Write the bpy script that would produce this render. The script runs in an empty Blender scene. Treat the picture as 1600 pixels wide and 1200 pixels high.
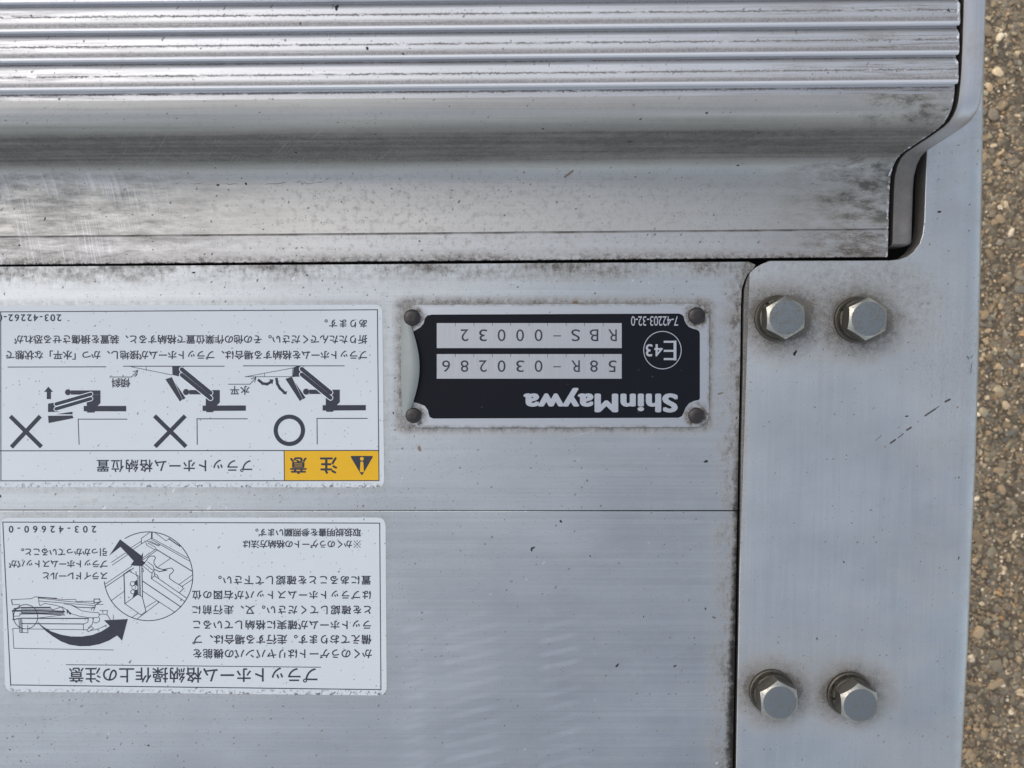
import bpy, bmesh, math, random
import numpy as np
from mathutils import Vector, Matrix
random.seed(7); rng = np.random.default_rng(7)
S = bpy.context.scene; C = S.collection
MM = 0.001
# ------------------------------------------------------------------ camera, sky, sun
F_PX, PITCH, CAM_H = 1200.0, math.radians(3.0), 0.36        # measured on the 1600x1200 photograph
cam = bpy.data.objects.new('camera', bpy.data.cameras.new('camera')); C.objects.link(cam)
cam.location = (0, 0, CAM_H); cam.rotation_euler = (-PITCH, 0, 0)
cam.data.sensor_width = 36; cam.data.lens = F_PX/1600*36
cam.data.clip_start = .01; cam.data.clip_end = 200
cam.data.dof.use_dof = True; cam.data.dof.focus_distance = .357; cam.data.dof.aperture_fstop = 16
S.camera = cam
SUN_EL, SUN_AZ = math.radians(43), math.radians(-52)         # azimuth clockwise from +Y
W = bpy.data.worlds.new('World'); S.world = W; W.use_nodes = True
wt = W.node_tree; bg = wt.nodes['Background']
sky = wt.nodes.new('ShaderNodeTexSky'); sky.sky_type = 'NISHITA'; sky.sun_disc = False
sky.sun_elevation = SUN_EL; sky.sun_rotation = SUN_AZ
sky.air_density = 1.0; sky.dust_density = 1.8; sky.ozone_density = 1.0
hs = wt.nodes.new('ShaderNodeHueSaturation'); hs.inputs['Saturation'].default_value = .50
wt.links.new(sky.outputs[0], hs.inputs['Color']); wt.links.new(hs.outputs[0], bg.inputs[0])
bg.inputs[1].default_value = .15
sun = bpy.data.objects.new('sun', bpy.data.lights.new('sun', 'SUN')); C.objects.link(sun)
sun.data.energy = .5; sun.data.angle = math.radians(100); sun.data.color = (1, .96, .9)
sd = Vector((math.sin(SUN_AZ)*math.cos(SUN_EL), math.cos(SUN_AZ)*math.cos(SUN_EL), math.sin(SUN_EL)))
sun.rotation_euler = sd.to_track_quat('Z', 'Y').to_euler(); sun.location = sd*3
S.view_settings.view_transform = 'Standard'; S.view_settings.look = 'None'
S.view_settings.exposure = 0.47; S.view_settings.gamma = 1; S.view_settings.use_curve_mapping = False

# ------------------------------------------------------------------ measuring helper: where a point of the photograph lies on a plane of height z
_ca, _sa = math.cos(PITCH), math.sin(PITCH)
def at(px, py, z=0.0):
    x, y, d = (px-800)/F_PX, (600-py)/F_PX, -1.0
    wy = y*_ca + d*_sa; wz = -y*_sa + d*_ca
    t = (z-CAM_H)/wz
    return Vector((x*t, wy*t, z))

# ------------------------------------------------------------------ object helpers
def tag(o, label=None, cat=None, group=None, kind=None):
    if label: o['label'] = label
    if cat: o['category'] = cat
    if group: o['group'] = group
    if kind: o['kind'] = kind
    return o
def thing(name, label, cat, loc=(0,0,0), rz=0, group=None):
    o = bpy.data.objects.new(name, None); C.objects.link(o)
    o.empty_display_size = .01; o.location = loc; o.rotation_euler = (0,0,rz)
    return tag(o, label, cat, group)
def link(name, me, mat, parent=None, smooth=None):
    o = bpy.data.objects.new(name, me); C.objects.link(o)
    if mat: me.materials.append(mat)
    if parent:
        bpy.context.view_layer.update()
        o.parent = parent
        base = parent.matrix_world.inverted() if parent.type == 'EMPTY' else parent.matrix_world.inverted()
        me.transform(base)                       # vertices were given in world coordinates
    if smooth is not None:
        me.polygons.foreach_set('use_smooth', [True]*len(me.polygons))
        me.set_sharp_from_angle(angle=math.radians(smooth))
    return o
def mesh(name, verts, faces):
    me = bpy.data.meshes.new(name); me.from_pydata([tuple(v) for v in verts], [], faces); me.update()
    return me
def prism(name, pts, z0, z1, mat, parent, bevel=0.0, weight=None, seg=3):
    """closed outline (list of (x,y)) extruded between z0 and z1; top edges bevelled by per-vertex weights"""
    n = len(pts)
    a = sum(pts[i][0]*pts[(i+1)%n][1]-pts[(i+1)%n][0]*pts[i][1] for i in range(n))
    if a < 0:
        pts = pts[::-1]; weight = weight[::-1] if weight else None
    v = [(x,y,z1) for x,y in pts] + [(x,y,z0) for x,y in pts]
    f = [tuple(range(n)), tuple(range(2*n-1, n-1, -1))] + [(i, n+i, n+(i+1)%n, (i+1)%n) for i in range(n)]
    me = mesh(name, v, f)
    o = link(name, me, mat, parent)
    if bevel:
        at_ = me.attributes.new('bevel_weight_edge', 'FLOAT', 'EDGE')
        for e in me.edges:
            i, j = e.vertices
            if i < n and j < n:
                w = 1.0 if weight is None else min(weight[i], weight[j])
                at_.data[e.index].value = w
        me.polygons.foreach_set('use_smooth', [True]*len(me.polygons))
        b = o.modifiers.new('bevel', 'BEVEL'); b.width = bevel; b.segments = seg; b.limit_method = 'WEIGHT'
        b.use_clamp_overlap = False; b.harden_normals = True
        me.set_sharp_from_angle(angle=math.radians(50))
    return o
def rrect(x0, y0, x1, y1, r, n=6):
    out = []
    for cx, cy, a0 in ((x1-r,y0+r,-90),(x1-r,y1-r,0),(x0+r,y1-r,90),(x0+r,y0+r,180)):
        for k in range(n+1):
            a = math.radians(a0+90*k/n); out.append((cx+r*math.cos(a), cy+r*math.sin(a)))
    return out
def quad_round(c, r, n=5):
    """rounded quadrilateral through four pixel corners"""
    out = []; m = len(c)
    for i in range(m):
        p, q, s = Vector(c[i-1]), Vector(c[i]), Vector(c[(i+1)%m])
        a = q+(p-q).normalized()*r; b = q+(s-q).normalized()*r
        for k in range(n+1):
            t = k/n; out.append(tuple(a*(1-t)**2 + q*2*t*(1-t) + b*t*t))
    return out

# ------------------------------------------------------------------ shader expressions
class X:
    """a float socket with arithmetic"""
    def __init__(s, m, k): s.m, s.k = m, k
    def _op(s, op, *o, clamp=False):
        n = s.m.nt.nodes.new('ShaderNodeMath'); n.operation = op; n.use_clamp = clamp
        for i, q in enumerate((s,)+o):
            if isinstance(q, X): s.m.nt.links.new(q.k, n.inputs[i])
            else: n.inputs[i].default_value = q
        return X(s.m, n.outputs[0])
    def __add__(s, o): return s._op('ADD', o)
    __radd__ = __add__
    def __sub__(s, o): return s._op('SUBTRACT', o)
    def __rsub__(s, o): return (s*-1.0)+o
    def __mul__(s, o): return s._op('MULTIPLY', o)
    __rmul__ = __mul__
    def __truediv__(s, o): return s._op('DIVIDE', o)
    def abs(s): return s._op('ABSOLUTE')
    def max(s, o): return s._op('MAXIMUM', o)
    def min(s, o): return s._op('MINIMUM', o)
    def sqrt(s): return s._op('SQRT')
    def pow(s, o): return s._op('POWER', o)
    def sat(s): return s._op('ADD', 0.0, clamp=True)
    def step(s, a, b):
        """smooth 0..1 between a and b (b<a gives a falling edge)"""
        n = s.m.nt.nodes.new('ShaderNodeMapRange'); n.interpolation_type = 'SMOOTHSTEP'
        s.m.nt.links.new(s.k, n.inputs[0])
        lo, hi, u, w = (a, b, 0, 1) if a < b else (b, a, 1, 0)
        for i, q in zip((1,2,3,4), (lo, hi, u, w)): n.inputs[i].default_value = q
        return X(s.m, n.outputs[0])
class Mat:
    def __init__(s, name):
        s.mat = bpy.data.materials.new(name); s.mat.use_nodes = True
        s.nt = s.mat.node_tree; s.b = s.nt.nodes['Principled BSDF']
        g = s.nt.nodes.new('ShaderNodeNewGeometry'); sp = s.nt.nodes.new('ShaderNodeSeparateXYZ')
        s.nt.links.new(g.outputs['Position'], sp.inputs[0])
        s.x, s.y, s.z = (X(s, sp.outputs[i]) for i in range(3))
    def vec(s, x, y, z=0.0):
        n = s.nt.nodes.new('ShaderNodeCombineXYZ')
        for i, q in enumerate((x,y,z)):
            if isinstance(q, X): s.nt.links.new(q.k, n.inputs[i])
            else: n.inputs[i].default_value = q
        return n.outputs[0]
    def noise(s, fx, fy, fz=0.0, detail=3, rough=.55, off=0.0, x=None, y=None):
        """noise with fx, fy, fz features per metre"""
        n = s.nt.nodes.new('ShaderNodeTexNoise'); n.inputs['Scale'].default_value = 1
        n.inputs['Detail'].default_value = detail; n.inputs['Roughness'].default_value = rough
        s.nt.links.new(s.vec((x or s.x)*fx+off, (y or s.y)*fy+off*1.7, s.z*fz), n.inputs['Vector'])
        return X(s, n.outputs['Fac'])
    def specks(s, per_m, prob, rad, off=0.0):
        """scattered dots: share prob of the cells holds one, rad relative to the cell"""
        n = s.nt.nodes.new('ShaderNodeTexVoronoi'); n.voronoi_dimensions = '2D'; n.inputs['Scale'].default_value = 1
        j = s.noise(per_m*2.5, per_m*2.5, 0, 1, off=off+3)*.5
        s.nt.links.new(s.vec(s.x*per_m+off+j, (s.y+s.z)*per_m+off*2+j), n.inputs['Vector'])
        sp = s.nt.nodes.new('ShaderNodeSeparateColor'); s.nt.links.new(n.outputs['Color'], sp.inputs[0])
        r, g = X(s, sp.outputs[0]), X(s, sp.outputs[1])
        d = X(s, n.outputs['Distance'])
        on = r.step(prob, prob-.02) if not isinstance(prob, X) else (prob-r).step(0, .02)
        return on*(d - g*rad).step(0, -rad*.35)
    def rgb(s, c):
        n = s.nt.nodes.new('ShaderNodeRGB'); n.outputs[0].default_value = (*c, 1); return n.outputs[0]
    def mix(s, a, b, f):
        n = s.nt.nodes.new('ShaderNodeMix'); n.data_type = 'RGBA'
        for k, q in ((6, a), (7, b)):
            if isinstance(q, tuple): n.inputs[k].default_value = (*q, 1)
            else: s.nt.links.new(q, n.inputs[k])
        if isinstance(f, X): s.nt.links.new(f.k, n.inputs[0])
        else: n.inputs[0].default_value = f
        return n.outputs[2]
    def set(s, **kw):
        nm = dict(color='Base Color', rough='Roughness', metal='Metallic', spec='Specular IOR Level', coat='Coat Weight', aniso='Anisotropic')
        for k, v in kw.items():
            i = s.b.inputs[nm[k]]
            if isinstance(v, X): s.nt.links.new(v.k, i)
            elif isinstance(v, (float, int)): i.default_value = v
            elif isinstance(v, tuple): i.default_value = (*v, 1)
            else: s.nt.links.new(v, i)
        return s
    def bump(s, h, dist, strength=1.0):
        n = s.nt.nodes.new('ShaderNodeBump'); n.inputs['Distance'].default_value = dist; n.inputs['Strength'].default_value = strength
        s.nt.links.new(h.k, n.inputs['Height']); s.nt.links.new(n.outputs[0], s.b.inputs['Normal']); return s
PX = .0003
def PXx(px): return (px-800)*PX
def PYy(py): return at(800, py, 0).y

GRIME = (.112, .084, .056); GUNK = (.009, .0075, .006)  # dirt colours, also used for painted shade
def aluminium(name, base=(.535,.555,.555), rough=.44, grime=None, gunk_shade=None, light=None, streak=True, axis='x', speck=1.0, tint=None, film=None, grit=True, boost=1.35, grain=1.6, streaky=.62):
    m = Mat(name)
    br = m.noise(7, 1000, 1000, 3, .6) if axis == 'x' else m.noise(1000, 22, 22, 3, .6)
    br2 = m.noise(2.5, 260, 260, 4, .7, off=5) if axis == 'x' else m.noise(300, 12, 12, 3, .6, off=5)
    cloud = m.noise(14, 22, 22, 4, .6, off=2)
    col = m.mix(tuple(c*.74 for c in base), tuple(min(1,c*1.26) for c in base), ((br*.55+br2*.75-.65)*streaky+cloud*.6+.20).sat())
    if tint: col = m.mix(col, tint[0], tint[1](m))
    fine = m.noise(2600, 2600, 2600, 2, .6, off=9)
    g = m.specks(330, .20*speck, .20, 1.0)*.75
    g = g.max(m.specks(900, .14*speck, .3, 4.0)*.6)
    if grime:  # mask holds dirt and, on some parts, painted shade
        gi = (grime(m)*boost).sat(); gf = m.noise(1400,1400,1400,3,.75,off=61)
        g = g.max((gi*(gf*grain+(1.05-grain*.5))).sat()*.88).max((gf+gi*.42-.76).step(0,.16)*.6) if grit else gi*.8
    mid = m.noise(1100, 1100, 1100, 3, .7, off=27)
    g = g.max((fine-.55).step(0,.15)*.10).max((mid-.56).step(0,.12)*.16).sat()
    gc = m.mix(tuple(c*1.75 for c in (film or GRIME)), tuple(c*.52 for c in (film or GRIME)), (g*1.15-.15+(m.noise(240,240,240,4,.7,off=17)-.5)*1.3).sat())
    col = m.mix(col, gc, g)
    k = m.specks(75, .16*speck, .075, 7.0)
    if gunk_shade: k = k.max(gunk_shade(m))
    k = k.sat(); col = m.mix(col, GUNK, k)
    rust = m.specks(28, .10*speck, .05, 12.0)*.7
    col = m.mix(col, (.19,.10,.04), rust)
    metal = 1.0-(g*.92).max(k)
    ro = (br*.10 + cloud*.14 + (rough-.12) + g*.3 + k*.3).min(.85)
    if light:
        l = light(m).sat(); col = m.mix(col, (.80,.80,.81), l)
    m.set(color=col, metal=metal*.96, rough=ro)
    m.bump(br*.5+br2*.3 - g*.6, .00006, .55)
    return m
def flat(name, col, rough=.5, metal=0.0, var=.12, spec=.5):
    m = Mat(name)
    n = m.noise(180, 180, 180, 4, .6)
    m.set(color=m.mix(tuple(c*(1-var) for c in col), tuple(min(1,c*(1+var)) for c in col), n), rough=rough, metal=metal, spec=spec)
    return m

# ------------------------------------------------------------------ ground
gm = Mat('asphalt')
v_ = gm.nt.nodes.new('ShaderNodeTexVoronoi'); v_.voronoi_dimensions = '2D'; v_.inputs['Scale'].default_value = 95
gm.nt.links.new(gm.vec(gm.x+gm.noise(60,60,0,2)*.01, gm.y), v_.inputs['Vector'])
bw = gm.nt.nodes.new('ShaderNodeSeparateColor'); gm.nt.links.new(v_.outputs['Color'], bw.inputs[0])
cn = gm.mix((.15,.12,.078), (.46,.37,.25), X(gm, bw.outputs[0]).pow(1.6))
cn = gm.mix(cn, (.10,.075,.05), (X(gm, v_.outputs['Distance'])).step(.3,.6))
cn = gm.mix(cn, (.26,.20,.13), gm.noise(300,300,0,4)*.7)
gm.set(color=cn, rough=.9); gm.bump(X(gm, v_.outputs['Distance'])*-1.0+gm.noise(400,400,0,3)*.6, .004, .9)
GZ = -.40
ground = link('ground', mesh('ground', [(-40,-40,GZ),(40,-40,GZ),(40,40,GZ),(-40,40,GZ)], [(0,1,2,3)]), gm.mat)
tag(ground, 'coarse brown asphalt seen beyond the bracket edge', 'ground', kind='structure')
def gravel():
    bm = bmesh.new(); bmesh.ops.create_icosphere(bm, subdivisions=2, radius=1)
    bv = np.array([v.co[:] for v in bm.verts]); bf = np.array([[v.index for v in f.verts] for f in bm.faces]); bm.free()
    pal = np.array((1.10,1.0,.84))*2.6*np.array([(.15,.115,.078),(.20,.155,.105),(.095,.085,.07),(.075,.075,.072),(.29,.24,.175),(.13,.12,.10),(.10,.08,.055),(.24,.15,.075),(.42,.37,.30),(.17,.155,.115),(.12,.095,.065)])
    pw = np.array([.2,.16,.13,.07,.06,.1,.12,.025,.025,.08,.05]); pw /= pw.sum()
    V, Fc, Cc = [], [], []; nv = 0
    bm = bmesh.new(); bmesh.ops.create_icosphere(bm, subdivisions=1, radius=1)
    sv_ = np.array([v.co[:] for v in bm.verts]); sf_ = np.array([[v.index for v in f.verts] for f in bm.faces]); bm.free()
    Bv, Bf = bv, bf
    for i in range(52000):
        big = i < 4200
        bv, bf = (Bv, Bf) if big else (sv_, sf_)
        x = rng.uniform(.2, .62); y = rng.uniform(-.60, .50)
        r = float(np.clip(rng.lognormal(math.log(.0021 if big else .0012), .42 if big else .35), .0008, .0068))
        s = np.array([r*rng.uniform(.8,1.45), r*rng.uniform(.6,1.05), r*rng.uniform(.4,.7)])
        a = rng.uniform(0, 6.28); ca, sa = math.cos(a), math.sin(a)
        p = bv*(1+.22*np.sin(bv@rng.normal(0,2.4,(3,1))+rng.uniform(0,6)))+rng.normal(0, .07 if big else .16, bv.shape)
        p = np.sign(p)*np.abs(p)**.75
        p = p*s; p = np.stack([p[:,0]*ca-p[:,1]*sa, p[:,0]*sa+p[:,1]*ca, p[:,2]], 1)
        V.append(p+np.array([x, y, GZ+s[2]*rng.uniform(-.2,.8)])); Fc.append(bf+nv); nv += len(bv)
        c = pal[rng.choice(len(pal), p=pw)]*rng.uniform(.75,1.2); Cc.append(np.tile(np.append(c,1), (len(bv),1)))
    V = np.concatenate(V); Fc = np.concatenate(Fc); Cc = np.concatenate(Cc)
    me = bpy.data.meshes.new('gravel'); me.from_pydata(V.tolist(), [], Fc.tolist())
    ca_ = me.color_attributes.new('stone', 'FLOAT_COLOR', 'POINT'); ca_.data.foreach_set('color', Cc.ravel())
    m = Mat('stones'); a = m.nt.nodes.new('ShaderNodeVertexColor'); a.layer_name = 'stone'
    m.set(color=m.mix(a.outputs[0], (.20,.155,.095), (m.noise(700,700,700,4,.65)-.35).sat()*1.3), rough=.85)
    m.bump(m.noise(900,900,900,3), .0006, .8)
    o = link('gravel', me, m.mat, None, 38)
    tag(o, 'loose brown, tan and grey aggregate stones of the worn asphalt', 'gravel', kind='stuff')
gravel()

# ------------------------------------------------------------------ outlines measured on the photograph
BR_LEFT = [(1203,407.5),(1191.6,412),(1181.6,417.5),(1173,425.5),(1167.5,436.7),(1163.8,452),(1162.5,480),(1161.3,578),(1158.5,700),(1156.5,850),(1154,1000),(1151.5,1130),(1149.5,1260),(1147,1420)]
BR_RIGHT = [(1494,1420),(1497.5,1320),(1503,1200),(1508,1110),(1513,1020),(1517.6,900),(1525,740),(1529.6,580),(1533.5,420),(1536,280),(1538,150),(1539,60)]
BR_NOTCH = [(1452,60),(1450,160),(1448,245),(1446,300),(1444.5,345),(1442,366),(1437,381),(1428,393),(1418,401),(1405,405.5),(1389,407)]
BOLTS = [(1214,497.5),(1338,499.5),(1204.5,1079),(1326,1083)]
ZB = 1.6*MM                                                         # bracket face stands this much proud
SL = .0085                                                          # the ribbed section sits turned by half a degree

def edge_band(m, coord, c0, w, sgn=1):
    """1 at c0 falling to 0 at distance w on side sgn"""
    d = (coord-c0)*sgn
    return d.step(w, 0)*d.step(-.0004, 0.0)

# ------------------------------------------------------------------ ribbed platform
yR = lambda m: m.y - m.x*SL
def y0(pb): return at(800, pb, 0).y
X0, X1 = -.55, at(1389.5,300,0).x
def end_pt(px, py):
    """(z in mm, world y) of a point seen on the cut end of the section, which lies in the plane x = X1"""
    dx, dy = (px-800)/F_PX, (600-py)/F_PX
    t = X1/dx; return (CAM_H+t*(-dy*_sa-_ca), t*(dy*_ca-_sa)-SL*X1)
def yz(py, z): return (z*MM, at(800, py, z*MM).y)
prof_flange = [yz(407.2,-9),yz(407.2,-.5),yz(406.2,0),yz(364.6,0),yz(364.0,-.8),yz(362.4,-.8)]
_end = [end_pt(*p) for p in ((1391.5,276),(1395,261),(1400.5,249),(1408,240.5),(1418,233.5),(1430,225.5),(1443,217),(1455,208.5),(1466,200.5),(1475,192),(1481.5,182),(1486.5,170.5),(1489.5,158),(1491,146))]
ZT = _end[-1][0]/MM
prof_riser = [yz(362.4,-.8),yz(361.9,0),yz(318,0),yz(304,.1),yz(290,.5)] + _end
prof_deck = [_end[-1]]
RIBS = [138-45.6*k for k in range(6)]
for b in RIBS:
    prof_deck += [yz(b,ZT),yz(b-1.0,ZT+1.7),yz(b-2.2,ZT+2.1),yz(b-4.5,ZT+2.5),yz(b-7,ZT+2.55),yz(b-14,ZT+2.55),yz(b-15,ZT+2.4),yz(b-34,ZT+2.2),yz(b-36.5,ZT+1.9),yz(b-41,ZT+.5),yz(b-44.5,ZT+.05)]
prof_deck += [yz(-190,ZT),yz(-192,ZT-20)]
def grime_shade_deck(m):
    y = yR(m); g = None
    jit = (m.noise(1300, 500, 0, 5, .8, off=1)-.5)*.0030
    brk = m.noise(110, 300, 0, 5, .75, off=6)
    for k in range(-1, 4):
        rp = 138-45.6*k
        for off, w in ((14.0,.00024),(35.0,.00028)):
            yy = yz(rp-off, 46)[1]
            t = ((y+jit-yy).abs()).step(w*2.4, w*.4)*(brk-.34).step(0,.16)*(.68)
            g = t if g is None else g.max(t)
        yy = yz(rp, 46)[1]
        g = g.max(((y-yy).abs()).step(.0024,.0002)*.5)  # shade at the foot of each rib step, painted into the colour
    smear = (m.noise(30, 700, 0, 5, .7, off=8)-.42).sat()*2.6
    right = m.x.step(PXx(900), PXx(1450)); left = m.x.step(PXx(420), PXx(40))
    return g.max(smear*(right*1.0+left*.62+.16)).max(m.x.step(PXx(1376), PXx(1391))*.7)  # last term paints the dark of the cap gap onto the deck end
def chips_glint(m):
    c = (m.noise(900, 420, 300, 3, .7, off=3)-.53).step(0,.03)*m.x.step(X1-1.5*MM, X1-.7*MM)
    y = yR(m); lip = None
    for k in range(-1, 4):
        t = (y-yz(138-45.6*k-4.2, ZT+2.4)[1]).abs().step(.0011,.0006)  # bright edge highlight painted along each rib lip
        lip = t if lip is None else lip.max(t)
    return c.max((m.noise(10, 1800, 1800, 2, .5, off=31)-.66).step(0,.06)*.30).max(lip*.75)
deck_m = aluminium('deck aluminium', grime=grime_shade_deck, film=(.115,.10,.085), base=(.55,.55,.555), light=chips_glint, rough=.46)
def grime_shade_riser(m):
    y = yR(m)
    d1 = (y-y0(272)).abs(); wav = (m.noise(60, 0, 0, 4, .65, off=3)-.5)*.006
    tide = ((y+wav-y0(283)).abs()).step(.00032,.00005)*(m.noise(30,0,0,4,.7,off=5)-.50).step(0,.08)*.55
    face = m.z.step(0*MM,11*MM)*m.z.step(50*MM,36*MM)*(m.noise(6,260,260,3,.55,off=11)*.6+.32+m.noise(30,60,60,4,.7,off=37)*.35-.15)  # band of grime together with the riser's dark reflection, painted into the colour
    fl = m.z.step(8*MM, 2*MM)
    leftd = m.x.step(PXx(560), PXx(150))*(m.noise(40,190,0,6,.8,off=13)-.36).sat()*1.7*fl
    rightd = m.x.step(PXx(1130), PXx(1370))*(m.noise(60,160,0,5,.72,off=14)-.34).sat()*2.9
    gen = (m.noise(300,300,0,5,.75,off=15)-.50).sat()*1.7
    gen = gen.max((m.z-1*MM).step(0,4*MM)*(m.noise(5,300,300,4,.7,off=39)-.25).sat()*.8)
    return tide.max(face).max(leftd).max(rightd).max(gen).max(m.x.step(PXx(1374), PXx(1391))*.75)  # last term paints the cap gap's shade onto the riser end
def scr(m):
    # bundles of pale, nearly vertical rub marks
    a = m.x + m.y*.16; b = m.x*.2 + m.y
    h = (m.noise(1500, 22, 0, 4, .7, off=21, x=a)-.47).step(0,.16)
    area = m.x.step(PXx(330), PXx(180))*(m.noise(70, 45, 0, 2, off=22, x=a)-.42).step(0,.12)*m.z.step(6*MM,0)
    sw = (m.noise(1600, 30, 30, 3, .6, off=24, x=m.x*.6-m.y*.8-m.z*.3)-.62).step(0,.07)*(m.noise(9,40,0,2,off=25)-.47).step(0,.1)*.13
    return (h*area*.42).max(sw).max((m.noise(900,420,300,3,.7,off=3)-.55).step(0,.03)*m.x.step(X1-1.4*MM, X1-.7*MM))
riser_m = aluminium('riser aluminium', grain=1.0, base=(.575,.56,.52), grime=grime_shade_riser, film=(.15,.135,.112), light=scr, rough=.42)
def grime_flange(m):
    y = yR(m)
    gap = edge_band(m, y, y0(410), .0075)*(m.noise(350,420,0,5,.75,off=4)+m.noise(20,0,0,3,off=7)*.6-.62).sat()*2.6
    return gap.max(grime_shade_riser(m)).max(((y-y0(363.5)).abs()).step(.0011,.0002)*(m.noise(60,10,0,3,off=2)-.3).sat()*1.7)
def gunk_flange(m):
    y = yR(m); w = (m.noise(500,0,0,3,off=2)-.2)*.0030
    return (y-y0(410)).step(.0024, .0010)*((y-y0(410))-w).step(.0004,-.0002)*.9
flange_m = aluminium('flange aluminium', base=(.56,.555,.54), grime=grime_flange, gunk_shade=gunk_flange, light=scr, rough=.42)

ribbed = thing('ribbed_platform', 'ribbed aluminium platform edge stepping down to a narrow flange, across the top', 'platform', (0, y0(300), 0), math.atan(SL))
def extrude(name, prof, xa, xb, mat, parent, sharp, dz=0):
    xs = [xa, xb]; v = []; f = []
    for x in xs:
        for z, y in prof: v.append((x, y+SL*x, z+dz))
    n = len(prof)
    f = [(i, n+i, n+i+1, i+1) for i in range(n-1)]
    me = mesh(name, v, f)
    return link(name, me, mat, parent, sharp)
extrude('flange', prof_flange, X0, X1, flange_m.mat, ribbed, 35)
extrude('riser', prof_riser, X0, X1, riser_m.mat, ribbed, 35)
extrude('ribbed_deck', prof_deck, X0, X1, deck_m.mat, ribbed, 28)

# ------------------------------------------------------------------ gate panel (two interlocking boards)
def grime_panel(m):
    dx = PXx(1152)-(m.y-PYy(700))*-.012      # groove beside the bracket leans slightly
    d = (m.x*-1.0)+m.y*.018+(PXx(1158)-PYy(700)*.018)      # distance left of the groove
    n1 = m.noise(420,240,0,5,.75,off=3); n2 = m.noise(120,60,0,4,.7,off=8)
    groove = (d.step(.019,.0005)*(n1*.9+n2*.8-.70).sat()*2.2).max(d.step(.0055,.0003)*(n1*1.4-.15))
    gap = (m.y-m.x*SL-y0(416))*-1.0
    top = gap.step(.012,0)*(n1*.9+m.noise(18,60,0,4,.7,off=6)*1.1-.88).sat()*1.9
    # tide line round the data plate
    ax = ((m.x-PXx(867)).abs()-PX*234).max(0.0); ay = ((m.y-PYy(571.5)).abs()-PX*90).max(0.0)
    rr = (ax*ax+ay*ay).sqrt()-PX*7.5
    plate = rr.step(PX*17, 0.0)*(n1*.7+n2*.5-.36).sat()*1.9
    plate = plate.max(rr.step(PX*5,0.0)*.75*(m.noise(200,200,0,3,off=3)*1.3-.1))
    # grime under the two stickers
    st = None
    for a,b,c,e in ((-10,598,477,762),(4,603,809,1084)):
        bx = ((m.x-PXx((a+b)/2)).abs()-PX*(b-a)/2+PX*8).max(0.0); by = ((m.y-PYy((c+e)/2)).abs()-(PYy(c)-PYy(e))/2+PX*8).max(0.0)
        q = (bx*bx+by*by).sqrt()-PX*8
        t = q.step(PX*16,0.0)*(n1*.8-.28).sat()*1.1
        st = t if st is None else st.max(t)
    gen = (m.noise(260,260,0,5,.75,off=15)-.53).sat()*1.2
    low = (m.noise(40,40,0,5,.7,off=18)-.55).sat()*.6
    return groove.max(top).max(plate).max(st).max(gen).max(low)
def gunk_panel(m):
    d = (m.x*-1.0)+m.y*.018+(PXx(1158)-PYy(700)*.018)
    w = (m.noise(70,70,0,4,.7,off=33)-.42)*.0085
    w = w+(m.noise(700,500,0,4,.75,off=51)-.5)*.004
    return (d-w).step(.0022,-.0012)*m.y.step(PYy(600), PYy(830))
def scuff(m):  # fine scratches and specks, plus reflected bars and ripples painted pale
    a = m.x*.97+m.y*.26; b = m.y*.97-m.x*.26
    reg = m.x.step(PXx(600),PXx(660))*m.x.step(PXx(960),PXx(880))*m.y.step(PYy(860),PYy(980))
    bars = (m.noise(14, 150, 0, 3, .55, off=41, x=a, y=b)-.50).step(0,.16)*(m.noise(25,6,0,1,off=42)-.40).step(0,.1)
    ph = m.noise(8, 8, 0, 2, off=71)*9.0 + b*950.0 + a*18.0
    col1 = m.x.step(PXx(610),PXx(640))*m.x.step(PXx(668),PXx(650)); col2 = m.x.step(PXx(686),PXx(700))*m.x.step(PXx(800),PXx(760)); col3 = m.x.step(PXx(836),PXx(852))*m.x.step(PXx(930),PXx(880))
    reflect_ripple = ph._op('SINE').step(-.1,.9)*col1.max(col2).max(col3)*m.y.step(PYy(930),PYy(1000))*(m.noise(40,60,0,3,off=72)-.2).sat()  # rippled reflection painted into the metal colour
    bars = bars.max(reflect_ripple*1.25)
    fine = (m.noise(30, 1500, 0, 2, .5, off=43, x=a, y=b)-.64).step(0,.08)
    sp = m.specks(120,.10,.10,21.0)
    return (bars*reg*.20).max(reflect_ripple*.65).max(fine*.16).max(sp*.5)
panel_m = aluminium('panel aluminium', grime=grime_panel, gunk_shade=gunk_panel, light=scuff, rough=.40)
panel = thing('gate_panel', 'flat brushed aluminium gate panel of two boards left of the bolted bracket', 'panel', (0, at(0,800).y, 0))
def xy(p, z=0): q = at(p[0], p[1], z); return (q.x, q.y)
gap_y = lambda px: 416.6-px*.0066
GR = 4.6                                                              # groove width in pixels
right = [(x-GR, y+ (3.2 if y < 440 else 0)) for x, y in BR_LEFT]
seam = 797.5
up = [(-1000, gap_y(-1000)), (0, gap_y(0)), (800, gap_y(800)), (1170, gap_y(1170)), (1181, 413.5)] + [p for p in right if 417 < p[1] < seam-40] + [(1153.0, seam-.2), (800, seam-.2), (-1000, seam-1.8)]
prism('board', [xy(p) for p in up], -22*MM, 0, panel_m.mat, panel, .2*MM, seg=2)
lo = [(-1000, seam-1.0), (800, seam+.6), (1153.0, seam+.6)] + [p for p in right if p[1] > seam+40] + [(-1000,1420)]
prism('board', [xy(p) for p in lo], -22*MM, 0, panel_m.mat, panel, .45*MM, seg=2)

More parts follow.
